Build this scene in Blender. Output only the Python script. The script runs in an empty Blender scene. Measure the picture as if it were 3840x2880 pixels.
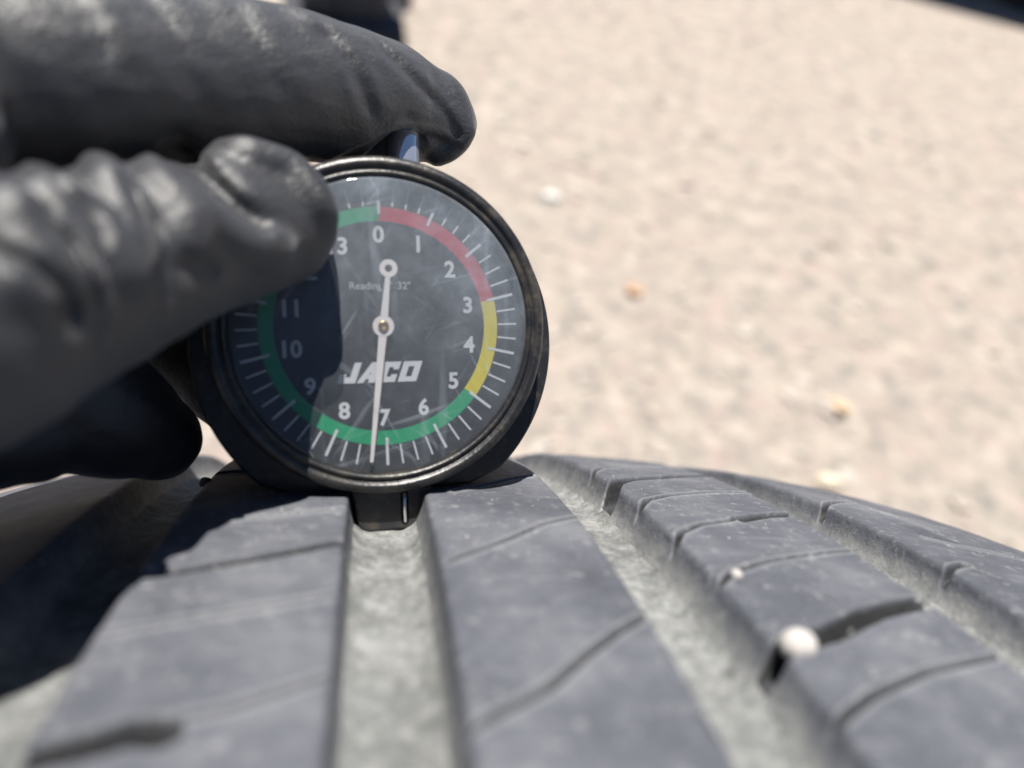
import bpy, bmesh, math, random
import numpy as np
from mathutils import Matrix, Vector

random.seed(7); rng = np.random.default_rng(7)
S = bpy.context.scene
COL = S.collection

# ------------------------------------------------------------------ camera, sky, sun, exposure
F = 2886.0                                     # focal length in pixels of a 3840 px wide frame (26 mm equivalent)
PITCH, ROLL = math.radians(45.0), math.radians(14.6)
MC = (Matrix.Rotation(math.pi / 2 - PITCH, 3, 'X') @ Matrix.Rotation(ROLL, 3, 'Z'))
MCn = np.array(MC)                             # lens axes (x right, y up, z back) -> world

def rot(ax, ay, az):
    return (Matrix.Rotation(az, 3, 'Z') @ Matrix.Rotation(ay, 3, 'Y') @ Matrix.Rotation(ax, 3, 'X'))

# tyre: contact point P under the gauge, orientation and section (mm)
TYRE_A = rot(0.1207, 0.1903, -0.068)
TR, TK1, TK2, TS0 = 326.97, 0.5422e-3, 0.7331e-7, 28.81
TP = Vector(((1455 - 1920) / F, -(1875 - 1440) / F, -1)) * 108.505
def crown(s):
    s = np.asarray(s, float)
    return TR - TK1 * (s - TS0) ** 2 - TK2 * (s - TS0) ** 4
TR0 = float(crown(0.0))
TC = TP - (TYRE_A @ Vector((0, 1, 0))) * TR0   # wheel centre, lens frame, mm
CAMZ = 0.322 - (MC @ TC).z * 0.001             # so that the tyre stands on the ground, z = 0
CAMLOC = Vector((0, 0, CAMZ))

cam_d = bpy.data.cameras.new("camera"); cam = bpy.data.objects.new("camera", cam_d); COL.objects.link(cam)
cam.matrix_world = Matrix.Translation(CAMLOC) @ MC.to_4x4()
cam_d.sensor_width = 36.0; cam_d.lens = 36.0 * F / 3840
cam_d.clip_start = 0.005; cam_d.clip_end = 400
cam_d.dof.use_dof = True; cam_d.dof.focus_distance = 0.126; cam_d.dof.aperture_fstop = 9.3
S.camera = cam

sun_cam = Vector((0.085, 0.85, 0.53)).normalized()
sun_w = (MC @ sun_cam).normalized()
world = bpy.data.worlds.new("World"); S.world = world; world.use_nodes = True
wn = world.node_tree.nodes; wl = world.node_tree.links
bg = wn["Background"]; sky = wn.new("ShaderNodeTexSky"); sky.sky_type = 'NISHITA'; sky.sun_disc = False
sky.sun_elevation = math.asin(sun_w.z); sky.sun_rotation = math.atan2(sun_w.x, sun_w.y)
sky.altitude = 1800; sky.air_density = 0.8; sky.dust_density = 0.2
wl.new(sky.outputs[0], bg.inputs[0]); bg.inputs[1].default_value = 0.05
sd = bpy.data.lights.new("sun", 'SUN'); sd.energy = 5.0; sd.angle = math.radians(0.53); sd.color = (1, 0.955, 0.89)
sun = bpy.data.objects.new("sun", sd); COL.objects.link(sun); sun.location = (0, 0, 5)
sun.rotation_euler = sun_w.to_track_quat('Z', 'Y').to_euler()
S.view_settings.view_transform = 'Standard'; S.view_settings.look = 'None'
S.view_settings.exposure = 0.92; S.view_settings.gamma = 1.0
S.render.engine = 'CYCLES'; S.cycles.use_denoising = True; S.cycles.max_bounces = 8; S.cycles.transparent_max_bounces = 12

# ------------------------------------------------------------------ helpers
def P(px, py, d):                               # a sight line of the photo at depth d mm -> lens frame, mm
    return Vector(((px - 1920) / F * d, -(py - 1440) / F * d, -d))
def ground_at(px, py):
    v = MC @ Vector(((px - 1920) / F, -(py - 1440) / F, -1)); k = -CAMZ / v.z
    return CAMLOC + v * k
def tag(o, label=None, cat=None, group=None, kind=None):
    if label: o["label"] = label
    if cat: o["category"] = cat
    if group: o["group"] = group
    if kind: o["kind"] = kind
    return o
def empty(name, M4):
    o = bpy.data.objects.new(name, None); COL.objects.link(o); o.matrix_world = M4; o.empty_display_size = 0.01
    return o
def mesh(name, v, f, mat=None, parent=None, smooth=True, scale=0.001, attrs=None, sharp=None):
    me = bpy.data.meshes.new(name)
    v = np.asarray(v, float) * scale
    me.from_pydata(v.tolist(), [], [tuple(int(i) for i in q) for q in f] if not isinstance(f, np.ndarray) else f.tolist())
    me.update()
    if smooth: me.polygons.foreach_set("use_smooth", [True] * len(me.polygons))
    if attrs:
        for k, a in attrs.items():
            at = me.attributes.new(k, 'FLOAT', 'POINT'); at.data.foreach_set("value", np.asarray(a, np.float32))
    if sharp is not None: me.set_sharp_from_angle(angle=math.radians(sharp))
    o = bpy.data.objects.new(name, me); COL.objects.link(o)
    if mat: me.materials.append(mat)
    if parent: o.parent = parent
    return o
def from_bm(name, bm, mat=None, parent=None, smooth=True, sharp=35, scale=0.001):
    bmesh.ops.recalc_face_normals(bm, faces=bm.faces[:])
    if scale != 1: bmesh.ops.scale(bm, vec=(scale,) * 3, verts=bm.verts[:])
    me = bpy.data.meshes.new(name); bm.to_mesh(me); bm.free()
    if smooth:
        me.polygons.foreach_set("use_smooth", [True] * len(me.polygons)); me.set_sharp_from_angle(angle=math.radians(sharp))
    o = bpy.data.objects.new(name, me); COL.objects.link(o)
    if mat: me.materials.append(mat)
    if parent: o.parent = parent
    return o
def grid_faces(nr, nc, closed=False):
    r = np.arange(nr - 1)[:, None]; c = np.arange(nc if closed else nc - 1)[None, :]
    a = r * nc + c; b = r * nc + (c + 1) % nc
    return np.stack([a, b, b + nc, a + nc], -1).reshape(-1, 4)
def lathe(profile, n=128):                      # (r, z) about the local z axis
    pr = np.array(profile, float); th = np.linspace(0, 2 * np.pi, n, endpoint=False)
    v = np.stack([pr[:, :1] * np.cos(th), pr[:, :1] * np.sin(th), np.repeat(pr[:, 1:], n, 1)], -1).reshape(-1, 3)
    return v, grid_faces(len(pr), n, True)
def rounded(pts, r, n=6):                       # fillet the corners of a closed 2-D outline
    out = []; m = len(pts)
    for i in range(m):
        p0, p, p1 = (Vector(pts[i - 1]), Vector(pts[i]), Vector(pts[(i + 1) % m]))
        a = (p0 - p); b = (p1 - p); rr = r[i] if isinstance(r, (list, tuple)) else r
        if rr <= 0: out.append(tuple(p)); continue
        k = min(rr, a.length * .49, b.length * .49); A = p + a.normalized() * k; B = p + b.normalized() * k
        for j in range(n + 1):
            t = j / n; out.append(tuple((1 - t) ** 2 * A + 2 * t * (1 - t) * p + t * t * B))
    return out
def extrude(outline, z0, z1, bevel=0.0):        # closed outline in xy, from z0 to z1, bevelled rims
    bm = bmesh.new()
    f = bm.faces.new([bm.verts.new((x, y, z0)) for x, y in outline])
    g = bmesh.ops.extrude_face_region(bm, geom=[f])
    bmesh.ops.translate(bm, vec=(0, 0, z1 - z0), verts=[e for e in g['geom'] if isinstance(e, bmesh.types.BMVert)])
    bmesh.ops.recalc_face_normals(bm, faces=bm.faces[:])
    if bevel:
        ed = [e for e in bm.edges if abs(e.verts[0].co.z - e.verts[1].co.z) < 1e-6]
        bmesh.ops.bevel(bm, geom=ed, offset=bevel, segments=3, profile=.5, affect='EDGES')
    return bm
def smooth01(x): x = np.clip(x, 0, 1); return x * x * (3 - 2 * x)
def poly_dist(x, y, pl, steps=True):            # distance to a polyline, and position along it 0..1
    pl = np.asarray(pl, float); best = np.full(x.shape, 1e9); par = np.zeros(x.shape); side = np.zeros(x.shape)
    L = np.r_[0, np.cumsum(np.hypot(*np.diff(pl, axis=0).T))]
    for i in range(len(pl) - 1):
        a, b = pl[i], pl[i + 1]; d = b - a; q = d @ d + 1e-12
        t = np.clip(((x - a[0]) * d[0] + (y - a[1]) * d[1]) / q, 0, 1)
        ex = x - a[0] - t * d[0]; ey = y - a[1] - t * d[1]; dd = np.hypot(ex, ey); m = dd < best
        best = np.where(m, dd, best); par = np.where(m, (L[i] + t * math.sqrt(q)) / L[-1], par)
        side = np.where(m, np.sign(d[0] * ey - d[1] * ex), side)
    return best, par, side
def spline(pts, n):                             # Catmull-Rom through rows of pts
    p = np.asarray(pts, float); p = np.vstack([2 * p[0] - p[1], p, 2 * p[-1] - p[-2]]); out = []
    for i in range(1, len(p) - 2):
        for j in range(n):
            t = j / n
            out.append(.5 * (2 * p[i] + (p[i + 1] - p[i - 1]) * t + (2 * p[i - 1] - 5 * p[i] + 4 * p[i + 1] - p[i + 2]) * t * t + (3 * p[i] - p[i - 1] - 3 * p[i + 1] + p[i + 2]) * t ** 3))
    out.append(p[-2]); return np.array(out)

class NT:                                       # short node-graph writer
    def __init__(s, name, k=1.0):               # k scales every colour of the material (overall albedo)
        s.k = k; s.m = bpy.data.materials.new(name); s.m.use_nodes = True; s.t = s.m.node_tree; s.n = s.t.nodes; s.b = s.n["Principled BSDF"]; s.out = s.n["Material Output"]
        s.co = s.n.new("ShaderNodeTexCoord").outputs["Object"]
    def L(s, a, b): s.t.links.new(a, b)
    def noise(s, scale, detail=4, rough=.6, stretch=None, off=None):
        n = s.n.new("ShaderNodeTexNoise"); n.inputs["Scale"].default_value = scale; n.inputs["Detail"].default_value = detail; n.inputs["Roughness"].default_value = rough
        src = s.co
        if stretch or off:
            mp = s.n.new("ShaderNodeMapping"); s.L(src, mp.inputs[0]); src = mp.outputs[0]
            if stretch: mp.inputs["Scale"].default_value = stretch
            if off: mp.inputs["Location"].default_value = off
        s.L(src, n.inputs["Vector"]); return n.outputs["Fac"]
    def crease(s, scale, rz, stretch):
        n = s.n.new("ShaderNodeTexNoise"); n.inputs["Scale"].default_value = scale; n.inputs["Detail"].default_value = 3; n.inputs["Distortion"].default_value = .4
        a = s.n.new("ShaderNodeMapping"); a.inputs["Rotation"].default_value = (0, 0, rz); s.L(s.co, a.inputs[0])
        b = s.n.new("ShaderNodeMapping"); b.inputs["Scale"].default_value = stretch; s.L(a.outputs[0], b.inputs[0]); s.L(b.outputs[0], n.inputs["Vector"]); return n.outputs["Fac"]
    def voronoi(s, scale, out="Distance", feature='F1'):
        n = s.n.new("ShaderNodeTexVoronoi"); n.feature = feature; n.inputs["Scale"].default_value = scale; s.L(s.co, n.inputs["Vector"]); return n.outputs[out]
    def ramp(s, fac, stops):
        r = s.n.new("ShaderNodeValToRGB"); s.L(fac, r.inputs[0]); e = r.color_ramp.elements
        while len(e) < len(stops): e.new(.5)
        for i, (p, c) in enumerate(stops):
            e[i].position = p; e[i].color = (c, c, c, 1) if isinstance(c, (int, float)) else (*(q * s.k for q in c), 1)
        return r.outputs[0]
    def mix(s, fac, a, b, mode='MIX'):
        m = s.n.new("ShaderNodeMix"); m.data_type = 'RGBA'; m.blend_type = mode
        for sock, v in ((m.inputs[0], fac), (m.inputs[6], a), (m.inputs[7], b)):
            if isinstance(v, (int, float)): sock.default_value = v
            elif isinstance(v, tuple): sock.default_value = (*(q * s.k for q in v), 1)
            else: s.L(v, sock)
        return m.outputs[2]
    def math(s, op, a, b=0.0):
        m = s.n.new("ShaderNodeMath"); m.operation = op
        for sock, v in ((m.inputs[0], a), (m.inputs[1], b)):
            if isinstance(v, (int, float)): sock.default_value = v
            else: s.L(v, sock)
        return m.outputs[0]
    def attr(s, name):
        a = s.n.new("ShaderNodeAttribute"); a.attribute_name = name; return a.outputs["Fac"]
    def bump(s, h, strength, dist):
        b = s.n.new("ShaderNodeBump"); b.inputs["Strength"].default_value = strength; b.inputs["Distance"].default_value = dist; s.L(h, b.inputs["Height"]); s.L(b.outputs[0], s.b.inputs["Normal"]); return b
    def set(s, color=None, rough=None, spec=None, metal=None):
        for k, v in (("Base Color", color), ("Roughness", rough), ("Specular IOR Level", spec), ("Metallic", metal)):
            if v is None: continue
            if isinstance(v, tuple): s.b.inputs[k].default_value = (*v, 1)
            elif isinstance(v, (int, float)): s.b.inputs[k].default_value = v
            else: s.L(v, s.b.inputs[k])
        return s
def plain(name, c, rough=.5, spec=.5, metal=0.0):
    return NT(name).set(c, rough, spec, metal).m

# ------------------------------------------------------------------ ground: bright sandy gravel
g = NT("sandy_ground", .72)
big = g.ramp(g.noise(9, 5, .65), [(.32, (.40, .335, .275)), (.5, (.50, .425, .355)), (.68, (.57, .50, .425))])
med = g.ramp(g.noise(26, 4, .72, off=(3, 1, 0)), [(.36, (.26, .26, .24)), (.46, (.43, .385, .34)), (.55, (.53, .46, .395)), (.68, (.70, .63, .55))])
c = g.mix(.75, big, med)
pk = g.ramp(g.noise(17, 3, .6, off=(7, 2, 5)), [(.5, 0.0), (.68, .55)])
c = g.mix(pk, c, (.57, .43, .39))
dk = g.ramp(g.noise(30, 4, .65, off=(1, 9, 2)), [(.54, 0.0), (.70, .6)])
c = g.mix(dk, c, (.27, .275, .255))
g.set(c, .95, .1); g.bump(g.noise(160, 5, .7), .8, .006)
gv, n = [], 61
xs = np.sign(np.linspace(-1, 1, n)) * np.abs(np.linspace(-1, 1, n)) ** 3 * 60
X, Y = np.meshgrid(xs, xs)
Z = np.where(np.hypot(X, Y) > 4, .06 * np.sin(X * .35 + 1) * np.cos(Y * .3), 0.0) * np.clip((np.hypot(X, Y) - 4) / 20, 0, 1)
tag(mesh("ground", np.stack([X, Y + 1, Z], -1).reshape(-1, 3), grid_faces(n, n), g.m, scale=1), kind="structure")

st = NT("gravel_stone", .72)
oi = st.n.new("ShaderNodeAttribute"); oi.attribute_name = "tone"
sc = st.ramp(oi.outputs["Fac"], [(0, (.37, .345, .31)), (.25, (.44, .395, .345)), (.5, (.49, .425, .37)), (.75, (.53, .46, .40)), (1, (.60, .55, .49))])
st.set(sc, .9, .15)
ICO = bmesh.new(); bmesh.ops.create_icosphere(ICO, subdivisions=1, radius=1); ICO.verts.ensure_lookup_table()
icv = np.array([v.co[:] for v in ICO.verts]); icf = np.array([[v.index for v in f.verts] for f in ICO.faces])
ICO2 = bmesh.new(); bmesh.ops.create_icosphere(ICO2, subdivisions=2, radius=1)
ic2v = np.array([v.co[:] for v in ICO2.verts]); ic2f = np.array([[v.index for v in f.verts] for f in ICO2.faces])
def stones(name, pos, size, tones, mat, up=None, flat=.38):
    V, Fc, T = [], [], []
    for i, (p, s) in enumerate(zip(pos, size)):
        v = icv * (1 + .22 * rng.normal(size=(12, 1))) * np.array([1, rng.uniform(.6, 1), flat * rng.uniform(.7, 1.1)])
        q = np.array(Matrix.Rotation(rng.uniform(0, 6.28), 3, 'Z')); v = v @ q.T
        if up is not None: v = v @ np.array(Vector((0, 0, 1)).rotation_difference(Vector(up[i])).to_matrix()).T
        V.append(v * s + np.asarray(p)); Fc.append(icf + 12 * i); T += [tones[i]] * 12
    return mesh(name, np.vstack(V), np.vstack(Fc), mat, smooth=False, scale=1, attrs={"tone": T})
pos, size = [], []
for _ in range(7000):
    a = rng.uniform(-1.0, 1.1); r = .35 + 3.8 * rng.uniform() ** 1.3
    s = float(np.clip(rng.lognormal(-5.25, .5), .002, .014))
    pos.append((r * math.sin(a), r * math.cos(a) - .15, s * .2)); size.append(s)
tag(stones("gravel", pos, size, rng.uniform(0, 1, len(pos)) ** .8, st.m), kind="stuff")

def leaf(name, at, size, yaw, mat, label):
    V = []; nu, nv = 9, 5
    for i in range(nu):
        u = i / (nu - 1); w = .42 * math.sin(math.pi * min(1, u * .97 + .015)) ** .8
        for j in range(nv):
            q = j / (nv - 1) * 2 - 1
            V.append(((u - .5), w * q, .12 * q * q + .15 * (u - .5) ** 2 * 2 + .05 * math.sin(5 * u + q)))
    o = mesh(name, np.array(V) * size, grid_faces(nu, nv), mat, scale=1)
    o.location = at + Vector((0, 0, .004)); o.rotation_euler = (0.1, .15, yaw)
    md = o.modifiers.new("thickness", 'SOLIDIFY'); md.thickness = .0006
    return tag(o, label, "leaf", "dry orange leaves on the gravel")
lm = NT("dry_leaf", .72); lm.set(lm.ramp(lm.noise(220, 3), [(.35, (.52, .32, .20)), (.65, (.62, .41, .27))]), .7, .3)
lmp = NT("dry_leaf_pale", .72); lmp.set(lmp.ramp(lmp.noise(220, 3), [(.35, (.57, .41, .26)), (.65, (.66, .5, .34))]), .7, .3)
leaf("fallen_leaf", ground_at(2372, 1098), .030, .6, lm.m, "small orange leaf on the gravel just right of the dial's upper edge")
leaf("fallen_leaf", ground_at(3142, 1540), .032, 2.0, lmp.m, "paler orange leaf lying lower on the gravel, above the tyre's right shoulder")
def rock(name, loc, size, mat, label, seed, cat="stone", squash=.7, yaw=0.0, up=None, group=None, rough=.09):
    r2 = np.random.default_rng(seed); v = ic2v.copy(); k = r2.normal(size=(5, 3)) * 1.6; ph = r2.uniform(0, 6, 5)
    v = v * (1 + rough * np.sin(v @ k.T + ph).sum(1, keepdims=True)) * np.array([1, .82, squash]) * size
    o = mesh(name, v, ic2f, mat, scale=1); o.location = loc
    if up is not None: o.rotation_euler = (Vector((0, 0, 1)).rotation_difference(up).to_matrix() @ Matrix.Rotation(yaw, 3, 'Z')).to_euler()
    else: o.rotation_euler = (0, 0, yaw)
    return tag(o, label, cat, group)
wst = NT("pale_stone", .72); wst.set(wst.ramp(wst.noise(700, 4), [(.35, (.50, .47, .44)), (.65, (.68, .65, .62))]), .8, .2)
yst = NT("cream_stone"); yst.set((.56, .5, .39), .85, .2)
wgs = NT("white_stone"); wgs.set((.62, .60, .57), .85, .2)
rock("pale_stone", ground_at(2066, 742) + Vector((0, 0, .003)), .013, wgs.m, "small white stone on the gravel right of the pressing fingertip", 3, squash=.4)
rock("cream_stone", ground_at(3105, 1822) + Vector((0, 0, .005)), .016, yst.m, "cream stone on the ground just past the tread's far edge", 5)

# far things at the top edge: a post and a parked car whose shadow reaches the frame
def box(bm, x0, x1, y0, y1, z0, z1):
    r = bmesh.ops.create_cube(bm, size=1.0)
    for v in r['verts']: v.co = Vector(((x0 + x1) / 2 + v.co.x * (x1 - x0), (y0 + y1) / 2 + v.co.y * (y1 - y0), (z0 + z1) / 2 + v.co.z * (z1 - z0)))
    return r['verts']
def far_part(name, bm, mat, par, bev=0.0):
    if bev: bmesh.ops.bevel(bm, geom=bm.edges[:], offset=bev, segments=2, profile=.5, affect='EDGES')
    return from_bm(name, bm, mat, par, scale=1)
pg = NT("weathered_dark_paint"); pg.set(pg.ramp(pg.noise(8, 5), [(.35, (.035, .037, .045)), (.65, (.07, .072, .08))]), .6, .3)
pole = tag(empty("gate_post", Matrix.Translation((-.535, 1.60, 0)) @ Matrix.Rotation(.35, 4, 'Z')), "dark square post standing on the gravel behind the index finger", "post")
bm = bmesh.new(); box(bm, -.085, .085, -.085, .085, .02, .55); far_part("shaft", bm, pg.m, pole, .012)
bm = bmesh.new(); box(bm, -.12, .12, -.12, .12, -.01, .022); far_part("base_plate", bm, pg.m, pole, .005)
bm = bmesh.new(); box(bm, -.095, .095, -.095, .095, .55, .575); far_part("cap", bm, pg.m, pole, .006)
rock("dark_stone", ground_at(1462, 10) + Vector((0, 0, .02)), .06, plain("dark_basalt", (.07, .075, .085), .9, .2), "dark blurred stone on the gravel just right of the square post", 21, "stone", .6, 2.6)
car = tag(empty("parked_car", Matrix.Translation((.55, 2.95, 0))), "parked vehicle at the top right corner, seen only by its shadow and tyre", "car")
paint = NT("car_paint"); paint.set((.10, .105, .115), .3, .5); paint.b.inputs["Coat Weight"].default_value = .6
prof = [(.02, .32), (.0, .55), (.08, .72), (.95, .86), (1.12, .92), (3.75, .95), (4.28, .86), (4.36, .6), (4.32, .32), (3.98, .24), (3.92, .42), (3.75, .58), (3.5, .64), (3.25, .58), (3.08, .42), (3.02, .24), (1.32, .24), (1.26, .42), (1.09, .58), (.84, .64), (.59, .58), (.42, .42), (.36, .26)]
bm = bmesh.new(); fc = bm.faces.new([bm.verts.new((x, 0, z)) for x, z in prof]); r = bmesh.ops.extrude_face_region(bm, geom=[fc])
bmesh.ops.translate(bm, vec=(0, 1.76, 0), verts=[e for e in r['geom'] if isinstance(e, bmesh.types.BMVert)])
bmesh.ops.recalc_face_normals(bm, faces=bm.faces[:])
bmesh.ops.bevel(bm, geom=[e for e in bm.edges if abs(e.verts[0].co.y - e.verts[1].co.y) < 1e-6], offset=.05, segments=3, profile=.5, affect='EDGES')
from_bm("body", bm, paint.m, car, scale=1)
bm = bmesh.new()
lo_r = [(1.14, .12, .925), (3.72, .12, .945), (3.72, 1.64, .945), (1.14, 1.64, .925)]; hi_r = [(1.8, .30, 1.42), (3.2, .30, 1.44), (3.2, 1.46, 1.44), (1.8, 1.46, 1.42)]
a = [bm.verts.new(p) for p in lo_r]; b = [bm.verts.new(p) for p in hi_r]
bm.faces.new(a[::-1]); bm.faces.new(b)
for k in range(4): bm.faces.new([a[k], a[(k + 1) % 4], b[(k + 1) % 4], b[k]])
cabin = far_part("cabin", bm, paint.m, car, .04)
wg = plain("car_window_glass", (.02, .024, .028), .05, .6)
for k in range(4):
    p0, p1, q1, q0 = (Vector(lo_r[k]), Vector(lo_r[(k + 1) % 4]), Vector(hi_r[(k + 1) % 4]), Vector(hi_r[k]))
    n_ = (p1 - p0).cross(q0 - p0).normalized() * .006; L_ = lambda u, v: (p0.lerp(p1, u)).lerp(q0.lerp(q1, u), v) + n_
    bm = bmesh.new(); f_ = bm.faces.new([bm.verts.new(L_(*w)) for w in ((.08, .14), (.92, .14), (.92, .88), (.08, .88))])
    from_bm("window", bm, wg, car, smooth=False, scale=1)
blk = plain("far_tyre_rubber", (.03, .03, .032), .8, .3); whl = plain("far_wheel_alloy", (.4, .4, .41), .35, .5, .9)
for x in (.84, 3.5):
    for y in (.13, 1.63):
        tv, tf = lathe([(.2, -.1), (.29, -.105), (.318, -.08), (.322, 0), (.318, .08), (.29, .105), (.2, .1)], 48)
        w_ = mesh("wheel", np.stack([tv[:, 0] + x, tv[:, 2] + y, tv[:, 1] + .318], -1), tf, blk, car, scale=1)
        tv, tf = lathe([(.01, -.06), (.05, -.07), (.1, -.05), (.19, -.06), (.205, -.09), (.205, .09), (.01, .05)], 32)
        mesh("rim", np.stack([tv[:, 0] + x, tv[:, 2] + y, tv[:, 1] + .318], -1), tf, whl, w_, scale=1)
hl = plain("headlight_glass", (.6, .62, .65), .1, .6)
for y in (.14, 1.34):
    bm = bmesh.new(); box(bm, -.006, .1, y, y + .28, .58, .68); far_part("headlight", bm, hl, car, .02)

# ------------------------------------------------------------------ tyre
E_EDGE = [(-39.4, -26.85), (-5.6, 5.6), (25.85, 37.86), (63.4, 75.9)]      # the four grooves (left, right edge) in mm
RIBS = [(-74.0, -39.4), (-26.85, -5.6), (5.6, 25.85), (37.86, 63.4), (75.9, 131.0)]
GDEPTH = 5.9
M_t = Matrix.Translation(CAMLOC + MC @ TC * .001) @ (MC @ TYRE_A).to_4x4()
tyre = tag(empty("car_tyre", M_t), "dusty grey car tyre with four wide grooves under the dial gauge", "tyre")
TAi = np.array(TYRE_A).T
def tread_at(px, py):                           # sight line -> (s, u) on the tread, u = mm along the circumference from the gauge
    d = np.array(P(px, py, 1.0)); o = TAi @ (-np.array(TC)); d = TAi @ d; lo = None
    ks = np.linspace(40, 190, 1501); q = o + ks[:, None] * d
    h = np.hypot(q[:, 1], q[:, 2]) - crown(q[:, 0]); i = np.argmax(h < 0)
    if not (h < 0).any(): i = int(np.argmin(h))
    k = ks[i - 1] + (ks[i] - ks[i - 1]) * h[i - 1] / (h[i - 1] - h[i] + 1e-12) if i > 0 and h[i] < 0 else ks[i]
    p = o + k * d; return p[0], math.atan2(-p[2], p[1]) * TR
def tyre_pt(s, u, lift=0.0):                    # tyre-local mm
    r = crown(s) + lift; t = u / TR; return Vector((float(s), float(r * math.cos(t)), float(-r * math.sin(t))))
def tp(l): return [tread_at(*q) for q in l]
# sipes: (photo points traced on the tread, width mm, depth mm)
SIPES = [
 ([(1676, 2111), (1904, 2025), (2035, 1970), (2167, 1942)], .55, 1.3), ([(1767, 2734), (1904, 2663), (2056, 2582), (2208, 2451), (2329, 2365), (2441, 2304)], .62, 1.6),
 ([(1700, 1846), (1782, 1829), (1842, 1816), (1922, 1799), (1998, 1788)], .6, 1.6),
 ([(2218, 1772), (2249, 1759), (2326, 1754), (2507, 1754)], .8, 1.6), ([(2290, 1831), (2303, 1813), (2353, 1799), (2484, 1790), (2674, 1786)], 2.3, 4.5),
 ([(2403, 1899), (2426, 1879), (2507, 1863), (2665, 1849), (2823, 1849)], .7, 1.8), ([(2539, 2025), (2552, 2001), (2620, 1971), (2756, 1951), (2860, 1940), (2975, 1928)], .65, 2.2),
 ([(2770, 1949), (2860, 1937), (2985, 1930)], 1.9, 2.8),
 ([(2710, 2184), (2742, 2152), (2869, 2111), (3095, 2075), (3213, 2066)], .6, 1.6), ([(2900, 2445), (3000, 2410), (3099, 2380), (3271, 2299), (3463, 2258)], 2.2, 4.6),
 ([(3149, 2704), (3271, 2613), (3473, 2522), (3757, 2461)], .65, 1.7),
 ([(3156, 1872), (3292, 1922), (3360, 1940), (3518, 2003)], .5, 1.0), ([(3473, 2021), (3600, 2053), (3744, 2080), (3838, 2102)], .8, 2.0),
 ([(3079, 1897), (3120, 1888), (3180, 1886)], 1.1, 2.2), ([(3545, 2139), (3580, 2128), (3620, 2122)], 1.0, 2.0),
 ([(880, 1951), (1117, 1928), (1295, 1908)], .6, 1.2), ([(500, 2158), (687, 2138), (945, 2095), (1117, 2065), (1285, 2033)], 1.7, 3.4),
 ([(344, 2387), (601, 2344), (902, 2293), (1258, 2233)], .55, 1.2), ([(560, 2720), (859, 2662), (1074, 2593), (1235, 2540)], .55, 1.3),
 ([(90, 2846), (344, 2791), (515, 2739), (600, 2752)], 2.6, 4.6), ([(815, 1778), (870, 1773), (930, 1770)], 1.8, 3.0)]
SIPES = [(np.array(tp(p)), w, d) for p, w, d in SIPES]
for k in range(1, 34):                          # the same cuts repeated round the rest of the tread, out of the traced part
    for lo, hi in RIBS[1:4]:
        u = 95 + k * 26.0 + (lo % 7); wd = 2.2 if k % 2 else .7
        if u < TR * 2 * math.pi - 95: SIPES.append((np.array([(lo - 1, u), ((lo + hi) / 2, u + 3), (hi + 1, u + 8)]), wd, 3.5 if k % 2 else 1.6))
def sipe_field(s, u):
    h = np.zeros(s.shape); ridge = np.zeros(s.shape)
    for pl, w, d in SIPES:
        lo = pl.min(0) - 4; hi = pl.max(0) + 4
        m = (s > lo[0]) & (s < hi[0]) & (u > lo[1]) & (u < hi[1])
        if not m.any(): continue
        q, par, side = poly_dist(s[m], u[m], pl)
        sl = .34 if w < 1.2 else .6
        hh = d * (1 - smooth01((q - w * .5 + .12) / sl)); h[m] = np.maximum(h[m], hh)
        ridge[m] += .28 * np.exp(-((q - w * .5 - .45) / .35) ** 2) * (1 if w < 1.2 else .6)
    return h, ridge
FINE = np.arange(-66, 86.01, .24)
uu = np.concatenate([FINE, np.arange(88, TR * 2 * math.pi - 67, 2.4)])
def tyre_mesh(name, s1, dep1, mat, fine=True, wob=.05, extra=None):
    """strip of the tread: s positions with depth below the crown; closed round the tyre"""
    S_, U_ = np.meshgrid(s1, uu); D = np.repeat(np.asarray(dep1, float)[None, :], len(uu), 0).copy()
    base = D.copy()
    if extra is not None: D = extra(S_, U_, D)
    und = wob * (np.sin(U_ * .21 + S_ * .13) + np.sin(U_ * .53 - S_ * .37 + 1) * .6)
    r = crown(S_) - D + und * np.clip(1 - base / 3, .4, 1); t = U_ / TR
    v = np.stack([S_, r * np.cos(t), -r * np.sin(t)], -1).reshape(-1, 3)
    nr, nc = S_.shape; f = grid_faces(nr, nc)
    last = (nr - 1) * nc + np.arange(nc - 1)
    f = np.vstack([f, np.stack([last, last + 1, np.arange(1, nc), np.arange(nc - 1)], -1)])
    return mesh(name, v, f, mat, tyre, attrs={"depth": base.ravel(), "cut": np.clip(D - base, 0, 6).ravel(), "lip": np.clip(base - D, 0, 1).ravel()})

rb = NT("dusty_rubber", .61)
dep = rb.attr("depth")
blot = rb.noise(75, 5, .65)
top = rb.ramp(blot, [(.3, (.088, .095, .115)), (.5, (.132, .140, .166)), (.72, (.215, .224, .246))])
fleck = rb.ramp(rb.noise(520, 4, .75), [(.56, 0.0), (.72, .6)])
top = rb.mix(fleck, top, (.45, .45, .45))
spots = rb.ramp(rb.voronoi(170), [(.05, .75), (.13, 0.0)])
spot_sel = rb.ramp(rb.noise(120, 2, .5, off=(4, 4, 4)), [(.55, 0.0), (.65, 1.0)])
top = rb.mix(rb.math('MULTIPLY', spots, spot_sel), top, (.52, .52, .52))
scr = rb.ramp(rb.noise(260, 3, .6, stretch=(.25, 1, 3)), [(.58, 0.0), (.75, .35)])
top = rb.mix(scr, top, (.38, .38, .39))
dust = rb.ramp(rb.noise(330, 5, .75), [(.3, (.2, .207, .203)), (.5, (.33, .337, .328)), (.7, (.48, .48, .46))])
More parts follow.
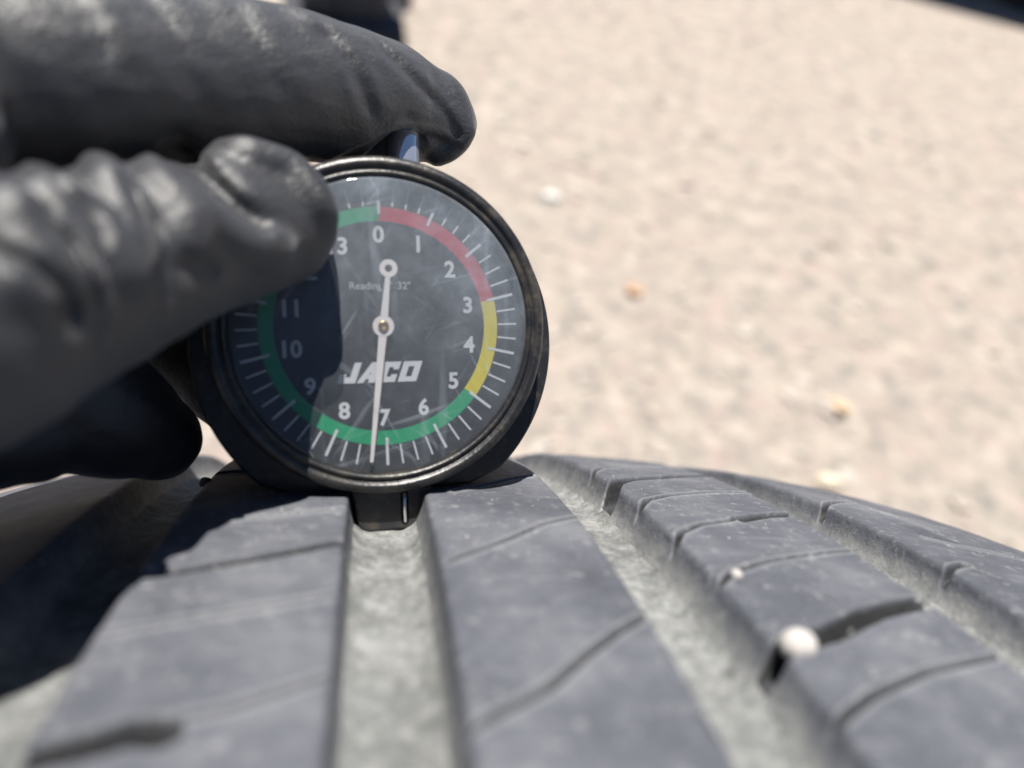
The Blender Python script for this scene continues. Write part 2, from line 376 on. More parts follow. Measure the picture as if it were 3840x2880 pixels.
dfac = rb.ramp(rb.math('ADD', rb.math('MULTIPLY', dep, .155), rb.math('MULTIPLY', rb.math('SUBTRACT', rb.noise(180, 4), .5), .5)), [(.2, 0.0), (.75, .95)])
cut = rb.ramp(rb.attr("cut"), [(.15, 0.0), (.9, .92)])  # undusted rubber in the sipes, coloured darker to deepen their shade
lip = rb.ramp(rb.attr("lip"), [(.04, 0.0), (.26, .32)])  # dust on sipe lips, lightened to imitate their sunlit edges
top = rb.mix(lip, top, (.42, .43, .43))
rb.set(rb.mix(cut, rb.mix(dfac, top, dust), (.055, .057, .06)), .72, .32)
rb.bump(rb.math('ADD', rb.noise(900, 4, .7), rb.math('MULTIPLY', rb.noise(260, 4, .6), 1.5)), .35, .0006)

gr = NT("groove_dust", .72)
gd = gr.ramp(gr.noise(420, 5, .8), [(.36, (.17, .18, .178)), (.48, (.33, .342, .332)), (.58, (.50, .508, .49)), (.72, (.70, .70, .67))])
gb = gr.ramp(gr.noise(60, 4, .6), [(.35, (.26, .27, .28)), (.65, (.46, .465, .455))])
gc = gr.mix(.4, gd, gb)
gm2 = gr.ramp(gr.noise(150, 4, .75, stretch=(1, 1, 1), off=(5, 5, 5)), [(.34, .72), (.5, 1.0), (.66, 1.25)])
gc = gr.mix(1.0, gc, gm2, 'MULTIPLY')
yl = gr.ramp(gr.noise(140, 5, .7, off=(2, 8, 1)), [(.56, 0.0), (.74, .45)])
gc = gr.mix(yl, gc, (.58, .57, .50))
gr.set(gc, .95, .12); gr.bump(gr.noise(800, 6, .8), .9, .0011)

for lo, hi in RIBS:
    left = [] if lo < -70 else [(lo - 3.3, 6.9), (lo - 2.6, 5.9), (lo - 2.1, 5.1), (lo - 1.6, 4.2), (lo - 1.1, 3.1), (lo - .65, 1.9), (lo - .35, .95), (lo - .12, .32), (lo + .25, .07)]
    right = [] if hi > 120 else [(hi - .25, .07), (hi + .12, .32), (hi + .35, .95), (hi + .65, 1.9), (hi + 1.1, 3.1), (hi + 1.6, 4.2), (hi + 2.1, 5.1), (hi + 2.6, 5.9), (hi + 3.3, 6.9)]
    if abs(lo - 5.6) < .1: left = [(lo + (q - lo) * (.6 if q < lo else 1), d) for q, d in left]
    if abs(hi + 5.6) < .1: right = [(hi + (q - hi) * (.6 if q > hi else 1), d) for q, d in right]
    inner = np.arange(lo + .6, hi - .59, .27)
    prof = left + [(s, 0.0) for s in inner] + right
    s1 = np.array([p[0] for p in prof]); d1 = np.array([p[1] for p in prof])
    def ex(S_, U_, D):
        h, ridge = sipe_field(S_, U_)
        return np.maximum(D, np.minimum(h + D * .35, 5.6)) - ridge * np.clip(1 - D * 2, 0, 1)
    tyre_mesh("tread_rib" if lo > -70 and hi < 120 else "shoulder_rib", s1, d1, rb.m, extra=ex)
for lo, hi in E_EDGE:
    w = (hi - lo) / 2; c0 = (hi + lo) / 2; k = np.linspace(-1, 1, 27); half = w - (1.5 if abs(c0) > 1 else .9)
    dp = GDEPTH - 1.5 * np.clip(np.abs(k) - .45, 0, 1) ** 2 / .3
    def ex2(S_, U_, D):
        r3 = np.random.default_rng(int(lo + 100)); w_ = np.zeros(S_.shape)
        for q in range(14):
            k_ = r3.uniform(.5, 4.5); a_ = r3.uniform(0, 6.28); w_ += np.sin(U_ * k_ * math.cos(a_) + S_ * k_ * math.sin(a_) + r3.uniform(0, 6)) / (1 + k_)
        return D + .075 * w_
    o = tyre_mesh("groove_floor", c0 + k * half, dp, gr.m, extra=ex2)
# sidewalls and bead, lathed about the axle
sw = plain("sidewall_rubber", (.05, .05, .055), .7, .3)
def side(s_sh, sgn):
    r0 = float(crown(s_sh)); pr = [(s_sh, r0), (s_sh + sgn * 5, r0 - 3), (s_sh + sgn * 9, r0 - 9), (s_sh + sgn * 12, r0 - 20), (s_sh + sgn * 15, r0 - 50), (s_sh + sgn * 12, r0 - 75), (s_sh + sgn * 3, r0 - 98), (s_sh - sgn * 6, r0 - 108), (s_sh - sgn * 12, r0 - 104)]
    sp = spline(pr, 4); th = np.linspace(0, 2 * np.pi, 180, endpoint=False)
    v = np.stack([np.repeat(sp[:, :1], 180, 1), sp[:, 1:] * np.cos(th), -sp[:, 1:] * np.sin(th)], -1).reshape(-1, 3)
    mesh("sidewall", v, grid_faces(len(sp), 180, True), sw, tyre)
side(-74.0, -1); side(131.0, 1)
alloy = plain("wheel_alloy", (.35, .35, .36), .35, .5, .9)
pr = [(-64, 218), (-66, 206), (-40, 200), (20, 196), (60, 200), (118, 206), (121, 218), (124, 222), (124, 214), (112, 196), (95, 190), (100, 60), (106, 30), (106, 0.1)]
th = np.linspace(0, 2 * np.pi, 96, endpoint=False); pr = np.array(pr, float)
mesh("rim", np.stack([np.repeat(pr[:, :1], 96, 1), pr[:, 1:] * np.cos(th), -pr[:, 1:] * np.sin(th)], -1).reshape(-1, 3), grid_faces(len(pr), 96, True), alloy, tyre)

# grit and stones on the tread
Mtn = np.array(M_t)
def tyre_world(s, u, lift=0.0): return M_t @ (tyre_pt(s, u, lift) * .001)
def tyre_nrm(s, u):
    t = u / TR; return (M_t.to_3x3() @ Vector((0, math.cos(t), -math.sin(t)))).normalized()
gs = NT("tread_grit", .72); ga = gs.n.new("ShaderNodeAttribute"); ga.attribute_name = "tone"
gs.set(gs.ramp(ga.outputs["Fac"], [(0, (.28, .28, .27)), (.7, (.5, .49, .46)), (1, (.72, .71, .69))]), .9, .15)
pos, size, up = [], [], []
for _ in range(700):
    u = rng.uniform(-62, 60)
    if rng.uniform() < .62:
        lo, hi = E_EDGE[rng.integers(0, 4)]; s = rng.uniform(lo + 2.8, hi - 2.8); lift = -GDEPTH - .1; k = float(np.clip(rng.lognormal(-2.0, .4), .06, .32))
    else:
        lo, hi = RIBS[rng.integers(1, 4)]; s = rng.uniform(lo + .5, hi - .5); lift = 0; k = float(np.clip(rng.lognormal(-2.2, .45), .05, .28))
    pos.append(tyre_world(s, u, lift + k * .25)); size.append(k * .001); up.append(tyre_nrm(s, u))
tag(stones("grit", pos, size, rng.uniform(0, 1, len(pos)), gs.m, up=up), kind="stuff")
def on_tread(px, py, lift): s, u = tread_at(px, py); return tyre_world(s, u, lift), tyre_nrm(s, u)
l, nrm = on_tread(2996, 2428, .25)
rock("white_pebble", l, .0021, wst.m, "white pebble wedged in a wide tread cut, the larger of two", 11, "pebble", .8, .4, nrm, "white pebbles caught in the tread", .05)
l, nrm = on_tread(2757, 2166, .35)
rock("white_pebble", l, .00088, wst.m, "tiny white pebble in a thin tread cut, farther from the lens than the large one", 12, "pebble", .85, 1.4, nrm, "white pebbles caught in the tread", .05)
dkst = plain("dark_crumb", (.06, .065, .07), .9, .2)
l, nrm = on_tread(772, 1800, -.2)
rock("rubber_crumb", l, .0012, dkst, "dark crumb lying on the tread between fingertip and gauge", 15, "crumb", .6, .3, nrm, None, .16)

# ------------------------------------------------------------------ dial depth gauge
GA = rot(.0431, .285, .0385)
GS = 1.068                                     # gauge size: the base rests on the two ribs
GC = P(1434, 1224, 104.0 * GS); BASE = 22.7
M_g = Matrix.Translation(CAMLOC + MC @ (GC + GA @ Vector((0, -BASE * GS, 0))) * .001) @ (MC @ GA).to_4x4()
gauge = tag(empty("depth_gauge", M_g), "round black dial tread depth gauge standing on the tyre", "gauge")
def up_(v): v = np.asarray(v, float).copy(); v[:, 1] += BASE; return v * GS
def gm(name, vf, mat, parent=gauge, **k): return mesh(name, up_(vf[0]), vf[1], mat, parent, **k)
def gbm(name, bm, mat, parent=gauge, **k):
    bmesh.ops.translate(bm, vec=(0, BASE, 0), verts=bm.verts[:]); return from_bm(name, bm, mat, parent, scale=.001 * GS, **k)

bk = NT("gauge_black_plastic")
bk.set(bk.mix(bk.ramp(bk.noise(420, 5, .7), [(.5, 0.0), (.75, .5)]), (.014, .015, .017), (.10, .09, .075)), .45, .45)
bk.bump(bk.noise(1500, 3), .12, .0003)
bz = NT("bezel_plastic")
bz.set(bz.mix(bz.ramp(bz.noise(240, 5, .7), [(.46, 0.0), (.72, .75)]), (.014, .014, .016), (.085, .073, .055)), .36, .6)
bz.bump(bz.noise(900, 4), .25, .0004)
out = []
RB = 23.0
a0 = math.asin(19.9 / RB)
y0 = -BASE
ang = math.acos(BASE / RB * .9)
RB = 24.8
arc = [(RB * math.sin(a), RB * math.cos(a) - 2.4) for a in np.linspace(-(math.pi - .74), math.pi - .74, 110)]
outline = [p for p in arc] + [(12.0, y0), (-12.0, y0)]
gbm("body", extrude(outline, -24.0, -2.4, .5), bk.m)
gbm("back_cover", extrude([(19 * math.cos(a), 19 * math.sin(a)) for a in np.linspace(0, 2 * math.pi, 64, endpoint=False)], -26.2, -24.0, .6), bk.m)
# foot that drops into the groove, with the slot of the probe
FX = .7
top_, bot = -BASE, -BASE - 5.3
fo = [(-5.6 + FX, top_ + .4), (-5.3 + FX, top_ - .7), (-4.55 + FX, bot), (4.45 + FX, bot), (5.2 + FX, top_ - .7), (5.6 + FX, top_ + .4)]
fo = rounded(fo, [0, .8, 1.5, 1.5, .8, 0], 8)
ft = NT("foot_plastic"); ft.set(ft.mix(ft.ramp(ft.noise(500, 4), [(.45, 0.0), (.7, .5)]), (.022, .022, .025), (.11, .09, .07)), .4, .5)
bmf = extrude(fo, -20, -.9, .35)
foot = gbm("foot", bmf, ft.m)
gbm("probe_slot", extrude([(1.15 + FX, bot + .9), (2.15 + FX, bot + .9), (2.15 + FX, top_ - .1), (1.15 + FX, top_ - .1)], -1.0, -.78), plain("slot_black", (.004, .004, .004), .9, .1), foot, smooth=False)
steel = NT("polished_steel"); steel.set((.9, .91, .94), .12, .5, .85); steel.bump(steel.noise(600, 3, stretch=(1, .05, 1)), .15, .0003)
pv, pf = lathe([(.02, 0), (.25, .05), (.25, 4.1), (.02, 4.15)], 16)
pv = np.stack([pv[:, 0] + 1.65 + FX, top_ - .2 - pv[:, 2], pv[:, 1] - .82], -1)
gm("probe_pin", (pv, pf), steel.m, foot)
# plunger with its collar
def rod(cx, cz, prof, n=40):
    v, f = lathe(prof, n); return np.stack([v[:, 0] + cx, v[:, 2], v[:, 1] + cz], -1), f[:, ::-1]
PX, PZ = 5.1, -9.5
gm("plunger_collar", rod(PX, PZ, [(0.02, 20.4), (3.4, 20.4), (3.4, 22.3), (3.1, 22.6), (0.02, 22.6)]), bk.m, sharp=40)
gm("plunger", rod(PX, PZ, [(0.02, 22.3), (2.35, 22.3), (2.35, 28.4), (2.15, 28.8), (0.02, 28.85)]), steel.m, sharp=40)
# bezel
gm("bezel", lathe([(19.75, .05), (19.8, 1.5), (20.0, 1.95), (20.3, 2.05), (20.55, 1.85), (20.7, 1.62), (20.85, 1.6), (21.0, 1.75), (21.2, 2.0), (21.5, 2.1), (22.1, 1.9), (22.4, 1.5), (22.5, 1.2), (22.5, -1.4), (22.3, -2.0), (21.9, -2.4), (20, -2.4)], 192), bz.m)
# dial face and its print
df = NT("dial_black"); df.set((.016, .017, .018), .5, .3)
face = gm("dial_face", lathe([(.01, 0), (10, 0), (19.75, 0)], 96), df.m, smooth=False)
ink = plain("white_print", (.40, .41, .43), .6, .2)
def ringsec(name, a0, a1, r0, r1, z, mat):
    n = max(4, int(abs(a1 - a0) / math.radians(2))); a = np.linspace(a0, a1, n + 1)
    v = np.concatenate([np.stack([r0 * np.sin(a), r0 * np.cos(a), z + 0 * a], -1), np.stack([r1 * np.sin(a), r1 * np.cos(a), z + 0 * a], -1)])
    i = np.arange(n); return gm(name, (v, np.stack([i, i + n + 1, i + n + 2, i + 1], -1)), mat, face, smooth=False)
UN = 2 * math.pi / 14.03
ringsec("red_band", 0, 3 * UN, 14.13, 16.05, .03, plain("red_print", (.30, .026, .045), .6, .2))
ringsec("yellow_band", 3 * UN, 5 * UN, 14.13, 16.05, .03, plain("yellow_print", (.42, .35, .01), .6, .2))
ringsec("green_band", 5 * UN, 2 * math.pi, 14.13, 16.05, .03, plain("green_print", (.003, .20, .085), .6, .2))
V, Fc = [], []
for k in range(56):
    a = k * UN / 4; mj = k % 4 == 0; w = .19 if mj else .125; r0 = 15.1 if mj else 16.15; r1 = 18.85
    ux, uy, tx, ty = math.sin(a), math.cos(a), math.cos(a), -math.sin(a); b = len(V)
    V += [(ux * r0 - tx * w, uy * r0 - ty * w, .06), (ux * r1 - tx * w, uy * r1 - ty * w, .06), (ux * r1 + tx * w, uy * r1 + ty * w, .06), (ux * r0 + tx * w, uy * r0 + ty * w, .06)]
    Fc.append((b, b + 3, b + 2, b + 1))
gm("graduation_marks", (np.array(V), Fc), ink, face, smooth=False)
def text(name, s, x, y, h, bold=.02, z=.07, mat=ink, shear=0.0, wide=1.0):
    cu = bpy.data.curves.new(name, 'FONT'); cu.body = s; cu.size = 1.0; cu.align_x = 'CENTER'; cu.align_y = 'CENTER'; cu.offset = bold; cu.shear = shear; cu.resolution_u = 4
    o = bpy.data.objects.new(name, cu); COL.objects.link(o); dg = bpy.context.evaluated_depsgraph_get()
    me = bpy.data.meshes.new_from_object(o.evaluated_get(dg)); bpy.data.objects.remove(o)
    v = np.array([q.co[:] for q in me.vertices]); mn, mx = v.min(0), v.max(0); k = h / (mx[1] - mn[1])
    v = (v - (mn + mx) / 2) * k; v[:, 0] *= wide
    v = np.stack([v[:, 0] + x, v[:, 1] + y, np.full(len(v), z)], -1); f = [tuple(p.vertices) for p in me.polygons]
    return gm(name, (v, f), mat, face, smooth=False)
for k in range(14):
    a = k * UN; r = 12.35 if k < 10 else 12.0
    text("numeral", str(k), r * math.sin(a) - .15, r * math.cos(a), 2.3, .03)
dim = plain("faint_print", (.26, .27, .29), .6, .2)
text("lettering", "Readings 1/32\"", -.1, 5.35, 1.35, .012, mat=dim)
def poly_letter(name, loops, x, y, h, shear):
    bm = bmesh.new()
    for lp in loops:
        bm.faces.new([bm.verts.new((x + (px + py * shear) * h, y + py * h, .07)) for px, py in lp])
    return gbm(name, bm, ink, face, smooth=False)
sh, H0, X0, Y0 = .36, 2.75, -6.25, -7.55
LJ = [[(.0, 0), (.86, 0), (.86, .3), (0, .3)], [(.52, .3), (.86, .3), (.86, 1), (.52, 1)], [(0, .3), (.3, .3), (.3, .45), (0, .45)]]
LA = [[(-.06, 0), (.26, 0), (.5, .55), (.5, 1), (.38, 1)], [(.5, .75), (.82, .75), (.82, 1), (.5, 1)], [(.5, 0), (.82, 0), (.82, .75), (.5, .75)], [(.33, .18), (.5, .18), (.5, .40), (.42, .40)]]
LC = [[(0, 0), (.84, 0), (.84, .27), (0, .27)], [(0, .27), (.34, .27), (.34, .73), (0, .73)], [(0, .73), (.84, .73), (.84, 1), (0, 1)], [(.55, .62), (.84, .62), (.84, .73), (.55, .73)], [(.55, .27), (.84, .27), (.84, .38), (.55, .38)]]
LO = [[(0, 0), (.92, 0), (.92, .25), (0, .25)], [(0, .25), (.32, .25), (.32, .75), (0, .75)], [(.6, .25), (.92, .25), (.92, .75), (.6, .75)], [(0, .75), (.92, .75), (.92, 1), (0, 1)]]
for i, lt in enumerate((LJ, LA, LC, LO)):
    poly_letter("logo_letter", lt, X0 + i * 2.68, Y0, H0, sh)
# pointer
na = 7.28 * UN
def ptr(x, y, z): return (x * math.cos(na) + y * math.sin(na), -x * math.sin(na) + y * math.cos(na), z)
def ring_outline(cx, cy, r, n=28): return [(cx + r * math.cos(a), cy + r * math.sin(a)) for a in np.linspace(0, 2 * math.pi, n, endpoint=False)]
NZ = 1.05
bm = bmesh.new()
def solid_ring(cy, ri, ro, n=32):
    a = np.linspace(0, 2 * math.pi, n, endpoint=False); rows = []
    for (r, z) in ((ri, NZ), (ro, NZ), (ro, NZ + .16), (ri, NZ + .16)):
        rows.append([bm.verts.new(ptr(r * math.cos(t), cy + r * math.sin(t), z)) for t in a])
    for q in range(4):
        for i in range(n): bm.faces.new([rows[q][i], rows[q][(i + 1) % n], rows[(q + 1) % 4][(i + 1) % n], rows[(q + 1) % 4][i]])
def bar(y0, y1, w0, w1):
    p = [ptr(-w0, y0, NZ), ptr(w0, y0, NZ), ptr(w1, y1, NZ), ptr(-w1, y1, NZ)]
    lo = [bm.verts.new(q) for q in p]; hi = [bm.verts.new((q[0], q[1], NZ + .16)) for q in p]
    bm.faces.new(lo[::-1]); bm.faces.new(hi)
    for i in range(4): bm.faces.new([lo[i], lo[(i + 1) % 4], hi[(i + 1) % 4], hi[i]])
solid_ring(0, .62, 1.42); solid_ring(-7.75, .5, 1.2)
bar(1.3, 18.3, .53, .22); bar(-1.3, -6.65, .5, .33)
needle = gbm("pointer", bm, plain("pointer_paint", (.50, .47, .46), .5, .3), smooth=False)
brass = plain("brass", (.62, .42, .18), .3, .5, 1.0)
hv, hf = lathe([(.02, 0), (.72, 0), (.72, 1.4), (.55, 1.55), (.35, 1.45), (.02, 1.4)], 28)
gm("pivot", (hv, hf), brass, needle)
# lens: clear scratched plastic
ln = NT("clear_scratched_lens"); N = ln.n
tr = N.new("ShaderNodeBsdfTransparent"); tr.inputs[0].default_value = (.95, .96, .97, 1)
gl = N.new("ShaderNodeBsdfGlossy"); gl.inputs["Roughness"].default_value = .06
lw = N.new("ShaderNodeLayerWeight"); lw.inputs[0].default_value = .5
frf = ln.math("ADD", ln.math("MULTIPLY", ln.math("POWER", lw.outputs["Facing"], 4.0), .45), .045)
bpn = N.new("ShaderNodeBump"); bpn.inputs["Strength"].default_value = .12; bpn.inputs["Distance"].default_value = .0003
ln.L(ln.noise(500, 4, .6), bpn.inputs["Height"]); ln.L(bpn.outputs[0], gl.inputs["Normal"])
mx1 = N.new("ShaderNodeMixShader"); ln.L(frf, mx1.inputs[0]); ln.L(tr.outputs[0], mx1.inputs[1]); ln.L(gl.outputs[0], mx1.inputs[2])
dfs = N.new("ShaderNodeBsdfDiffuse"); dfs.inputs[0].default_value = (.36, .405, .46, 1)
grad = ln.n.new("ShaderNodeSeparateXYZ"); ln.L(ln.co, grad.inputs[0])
glare = ln.ramp(ln.math('ADD', ln.math('MULTIPLY', grad.outputs[1], 22.0), ln.math('MULTIPLY', grad.outputs[0], 9.0)), [(.2, .65), (1.0, 2.9)])  # bluish haze raised toward the top to paint in sky glare
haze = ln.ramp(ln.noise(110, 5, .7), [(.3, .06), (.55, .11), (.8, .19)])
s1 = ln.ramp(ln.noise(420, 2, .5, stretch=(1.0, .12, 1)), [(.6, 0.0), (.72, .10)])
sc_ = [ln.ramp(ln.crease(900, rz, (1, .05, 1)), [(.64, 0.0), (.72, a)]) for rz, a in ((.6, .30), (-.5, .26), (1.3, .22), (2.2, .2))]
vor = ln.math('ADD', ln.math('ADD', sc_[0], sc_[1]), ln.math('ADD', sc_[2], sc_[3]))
fac = ln.math('ADD', ln.math('ADD', ln.math('MULTIPLY', haze, glare), s1), ln.math('MULTIPLY', vor, ln.ramp(ln.noise(70, 3), [(.42, 0.15), (.6, 1.0)])))
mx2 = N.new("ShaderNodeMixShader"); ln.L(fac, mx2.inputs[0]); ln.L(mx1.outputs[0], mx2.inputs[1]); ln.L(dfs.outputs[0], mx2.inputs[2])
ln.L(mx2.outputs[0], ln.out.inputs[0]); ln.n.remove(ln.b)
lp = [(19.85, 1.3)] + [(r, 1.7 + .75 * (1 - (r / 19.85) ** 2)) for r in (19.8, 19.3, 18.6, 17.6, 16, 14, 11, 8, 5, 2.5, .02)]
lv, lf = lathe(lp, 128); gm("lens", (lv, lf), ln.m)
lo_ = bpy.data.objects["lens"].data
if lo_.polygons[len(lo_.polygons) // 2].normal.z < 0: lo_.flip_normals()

# ------------------------------------------------------------------ gloved hand
def tube(pts, nseg=10, nring=22):               # rows of (x, y, z, radius), lens frame mm; closed round-ended sleeve
    sp = spline(pts, nseg); V = []; Fc = []
    T = np.gradient(sp[:, :3], axis=0); T /= np.linalg.norm(T, axis=1, keepdims=True)
    ref = np.array([0, 0, 1.0])
    rings = []
    def ring(c, t, r):
        a = np.cross(t, ref); a /= np.linalg.norm(a); b = np.cross(t, a)
        th = np.linspace(0, 2 * np.pi, nring, endpoint=False)
        rings.append(c + r * (np.cos(th)[:, None] * a + np.sin(th)[:, None] * b))
    for k in range(6, 0, -1):
        an = k / 6.3 * math.pi / 2; ring(sp[0, :3] - T[0] * sp[0, 3] * math.sin(an), T[0], sp[0, 3] * math.cos(an))
    for i in range(len(sp)): ring(sp[i, :3], T[i], sp[i, 3])
    for k in range(1, 7):
        an = k / 6.3 * math.pi / 2; ring(sp[-1, :3] + T[-1] * sp[-1, 3] * math.sin(an), T[-1], sp[-1, 3] * math.cos(an))
    V = np.vstack(rings); n = len(rings); f = grid_faces(n, nring, True).tolist()
    f.append(list(range(nring))[::-1]); f.append([(n - 1) * nring + i for i in range(nring)])
    return V, f
HK = 1.05
def J(px, py, d, r): p = P(px, py, d * HK); return (p.x, p.y, p.z, r * HK)
CH = {
 "index": [(-62, 26, -70, 12), J(-250, 255, 76, 11.2), J(250, 268, 84, 10.5), J(620, 292, 93, 10.4), J(980, 310, 102, 10.0), J(1290, 360, 112.5, 9.7), J(1480, 402, 119.5, 9.1), J(1598, 430, 122.5, 7.4)],
 "thumb": [(-60, 0, -54, 13), J(-250, 1180, 62, 12.0), J(60, 1110, 68.6, 10.7), J(400, 1000, 76.6, 9.6), J(680, 905, 84.4, 9.0), J(880, 850, 91, 8.9), J(1008, 832, 94.8, 8.3)],
 "middle": [(-66, 14, -80, 12), J(-50, 900, 94, 11.5), J(350, 950, 110, 11), J(700, 1230, 124, 9.6), J(900, 1440, 133, 8.8), J(1130, 1560, 138, 7.6)],
 "ring": [(-70, 4, -86, 11.5), J(-120, 1300, 94, 11), J(250, 1480, 101, 10.0), J(450, 1575, 106, 8.6), J(585, 1640, 110, 6.3)],
 "little": [(-76, -4, -84, 10), J(-420, 1450, 86, 9.5), J(-120, 1580, 93, 8.8), J(110, 1596, 97, 7.5)],
 "palm1": [(-62, 24, -72, 13), (-84, 24, -68, 17), (-112, 26, -58, 20)], "palm2": [(-66, 3, -82, 12), (-88, 14, -74, 16), (-112, 22, -62, 18)],
 "palm3": [(-58, 14, -62, 13), (-84, 18, -62, 16), (-112, 22, -56, 20)],
 "web": [J(-50, 640, 92, 10), J(330, 640, 108, 9.5), J(760, 720, 120, 8)],
 "wrist": [(-106, 23, -59, 24), (-145, 32, -48, 25), (-200, 46, -30, 28), (-270, 66, -4, 34)]}
def front_depth(px, py, names=("thumb",)):      # depth of the near side of the fingers along a sight line
    v = np.array([(px - 1920) / F, -(py - 1440) / F, -1.0]); best = None
    for n_ in names:
        sp = spline(CH[n_], 16); c, r = sp[:, :3], sp[:, 3]; a = v @ v; b = c @ v; q = b * b - a * ((c * c).sum(1) - r * r); ok = q > 0
        if ok.any():
            k = ((b - np.sqrt(np.maximum(q, 0))) / a)[ok].min(); best = k if best is None else min(best, k)
        else:
            i = int(np.argmax(q)); k = b[i] / a; best = k if best is None else best
    return best
def fold(name, pts, r, sink=.45, finger="thumb"):
    out = []
    for n_, (px, py) in enumerate(pts):
        e = .55 if n_ in (0, len(pts) - 1) else 1.0
        out.append(J(px, py, front_depth(px, py, (finger,)) / HK + r * sink + (1 - e) * r * .8, r * e))
    CH[name] = out
# loose glove bunched in folds over the thumb, and over the fingertip
fold("f1", [(-120, 770), (20, 800), (110, 862), (180, 925), (240, 990), (292, 1070), (320, 1170)], 2.5)
fold("f2", [(120, 655), (200, 742), (290, 805), (355, 890), (412, 970), (452, 1040), (465, 1120)], 2.4)
fold("f3", [(355, 610), (400, 690), (445, 780), (478, 870), (500, 960), (500, 1060)], 2.5)
fold("f4", [(560, 625), (610, 705), (665, 800), (700, 890), (720, 980)], 2.6, .6)
fold("f5", [(600, 690), (700, 740), (800, 815), (900, 880), (1000, 925), (1085, 905)], 3.0, .42)
fold("f6", [(-160, 960), (0, 1010), (110, 1090), (190, 1190)], 2.8, .55)
fold("f7", [(835, 560), (900, 585), (970, 600), (1065, 628), (1145, 698), (1198, 785), (1226, 880)], 2.4, .42)
CH["tip_slack"] = [J(1660, 450, 121, 3.1), J(1712, 490, 121.5, 2.5), J(1700, 548, 121.5, 2.1), J(1640, 575, 122, 2.1)]
HV, HF, base = [], [], 0
for k, pts in CH.items():
    v, f = tube(pts); HV.append(v); HF += [[i + base for i in q] for q in f]; base += len(v)
tmp = mesh("hand_build", np.vstack(HV), HF, scale=1.0)
md = tmp.modifiers.new("r", 'REMESH'); md.mode = 'VOXEL'; md.voxel_size = .45
md2 = tmp.modifiers.new("s", 'SMOOTH'); md2.factor = .5; md2.iterations = 14
dg = bpy.context.evaluated_depsgraph_get(); ev = tmp.evaluated_get(dg); me = bpy.data.meshes.new_from_object(ev)
nv = len(me.vertices); hv = np.empty(nv * 3); me.vertices.foreach_get("co", hv); hv = hv.reshape(-1, 3)
hn = np.empty(nv * 3); me.vertices.foreach_get("normal", hn); hn = hn.reshape(-1, 3)
# folds of the loose glove: valley lines traced over the fingers (px), half width px, depth mm, lip mm
ux = 1920 + F * hv[:, 0] / np.maximum(-hv[:, 2], 1); uy = 1440 - F * hv[:, 1] / np.maximum(-hv[:, 2], 1); hd = -hv[:, 2]
front = smooth01((hn[:, 2] + .45) / .5) * (hv[:, 2] < -40)
thumbm = front * (hd < 110) * (uy > 480); indexm = front * (uy < 640) * (hd < 136)
# (mask, valley line, half width px, depth mm, lip mm, how far the low side runs)
FOLDS = [
 (thumbm, [(130, 720), (212, 827), (277, 892), (325, 1006), (352, 1085), (392, 1180), (405, 1320)], 26, 1.9, .1, 1.3), (thumbm, [(-80, 860), (0, 901), (98, 950), (179, 1012), (260, 1090), (310, 1260)], 30, 2.0, .1, 1.3), (thumbm, [(200, 620), (240, 690), (325, 761), (374, 827), (425, 925)], 22, 1.1, .1, 1.2), (thumbm, [(470, 600), (520, 720), (575, 830), (620, 950), (645, 1060), (650, 1200)], 24, 1.2, .1, 1.3),
 (thumbm, [(640, 480), (690, 555), (760, 620), (838, 690), (905, 755), (985, 818), (1060, 865)], 56, 2.5, .2, 1.0), (thumbm, [(670, 950), (740, 985), (840, 1010)], 40, 1.2, .2, 1.3),
 (indexm, [(1180, 60), (1290, 180), (1355, 280), (1400, 400), (1420, 480)], 26, .6, .15, 1.7), (indexm, [(1400, 140), (1530, 262), (1606, 340), (1683, 430), (1730, 560)], 16, .55, .12, 1.4),
 (indexm, [(1060, 60), (1180, 170), (1260, 270), (1310, 420)], 30, .3, .1, 1.7), (indexm, [(860, -20), (960, 130), (1030, 280), (1060, 400)], 40, .25, .12, 1.8), (indexm, [(480, -80), (640, 100), (720, 280), (730, 420)], 52, .3, .15, 1.6),
 (indexm, [(1180, 640), (1380, 545), (1500, 500), (1620, 510), (1760, 580)], 18, .8, .4, 1.2), (indexm, [(1000, 10), (1130, 70), (1270, 160)], 24, .3, .25, 1.5), (indexm, [(200, -120), (360, 80), (420, 300)], 56, .3, .15, 1.6)]
disp = np.zeros(nv)
for mk, pl, w, dp_, lip, run in FOLDS:
    m = mk > .01; pl = spline(pl, 5); q, par, sd_ = poly_dist(ux[m], uy[m], pl); q = q * sd_
    taper = smooth01(np.minimum(par, 1 - par) / .2 + .1)
    low = np.where(q > 0, np.exp(-(q / (w * run)) ** 2), np.exp(-(q / (w * .45)) ** 2))
    high = np.exp(-((q + 1.25 * w) / (.75 * w)) ** 2)
    disp[m] += mk[m] * taper * (-dp_ * low + lip * high)
nz = np.sin(hv[:, 0] * .55 + hv[:, 1] * .4) * np.sin(hv[:, 1] * .7 - hv[:, 2] * .5) * .12 + np.sin(hv[:, 0] * 1.3 + hv[:, 2] * 1.1) * np.sin(hv[:, 1] * 1.7) * .03
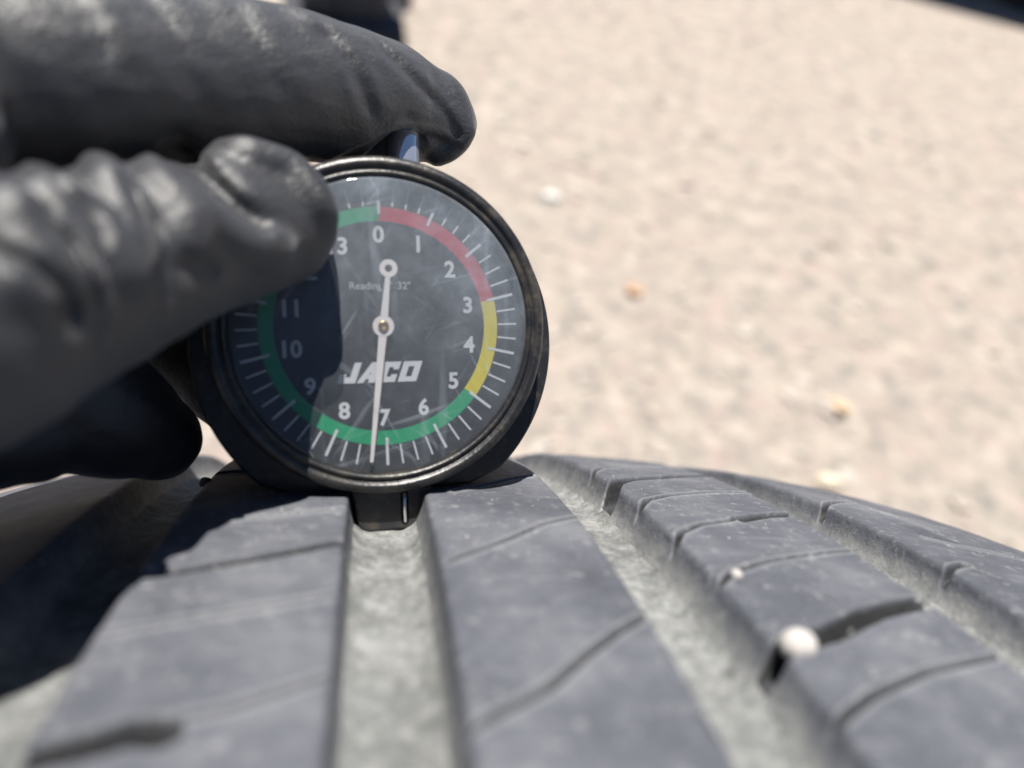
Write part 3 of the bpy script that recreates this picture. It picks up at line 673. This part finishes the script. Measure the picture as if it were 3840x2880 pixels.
fd = hn * .45 + np.array([0, 0, .55]); fd /= np.linalg.norm(fd, axis=1, keepdims=True)
fd = np.where((disp < -.6)[:, None], fd, hn); hv2 = hv + fd * disp[:, None] + hn * nz[:, None]
# the surplus of glove past the index fingertip
lump = np.exp(-((ux - 1752) / 34) ** 2 - ((uy - 470) / 55) ** 2) * (hd > 90) * (uy < 640); hv2 += lump[:, None] * np.array([1.1, -.4, 0])
GAi = np.array(GA).T; loc = (hv2 - np.array(GC)) @ GAi.T / GS          # gauge axes
rho = np.hypot(loc[:, 0] - PX, loc[:, 2] - PZ); floor_y = 28.75 - np.maximum(0, rho - 3.3) * 1.4
m = (loc[:, 1] < floor_y) & (rho < 7) & (loc[:, 2] > PZ - 1.5) & (loc[:, 1] > 20)
loc[m, 1] = floor_y[m]; hv2 = loc * GS @ GAi + np.array(GC)
O = np.array([-100.0, 10, -34])
fcs = [tuple(p.vertices) for p in me.polygons]
gv_ = NT("black_glove", .5)
gcol = gv_.ramp(gv_.noise(90, 5, .65), [(.35, (.026, .027, .031)), (.7, (.048, .048, .052))])
gv_.set(gcol, gv_.ramp(gv_.noise(260, 4), [(.3, .46), (.7, .56)]), 1.0)
gv_.b.inputs['Sheen Weight'].default_value = .14; gv_.b.inputs['Sheen Roughness'].default_value = .45; gv_.b.inputs['Sheen Tint'].default_value = (.9, .92, 1, 1)
gv_.bump(gv_.math('ADD', gv_.noise(1500, 3, .65, stretch=(1, 1.6, 1)), gv_.math('ADD', gv_.math('MULTIPLY', gv_.noise(260, 4), 1.2), gv_.math('MULTIPLY', gv_.crease(330, .85, (1, .16, .4)), 2.0))), .3, .0009)
hand = mesh("gloved_hand", hv2 - O, fcs, gv_.m)
ms_ = hand.modifiers.new("soften", 'SMOOTH'); ms_.factor = .5; ms_.iterations = 9
hand.matrix_world = Matrix.Translation(CAMLOC + MC @ Vector(O) * .001) @ MC.to_4x4()
tag(hand, "hand in a wrinkled black glove pressing the gauge plunger with its index finger", "hand")
bpy.data.objects.remove(tmp)

bpy.context.view_layer.update()
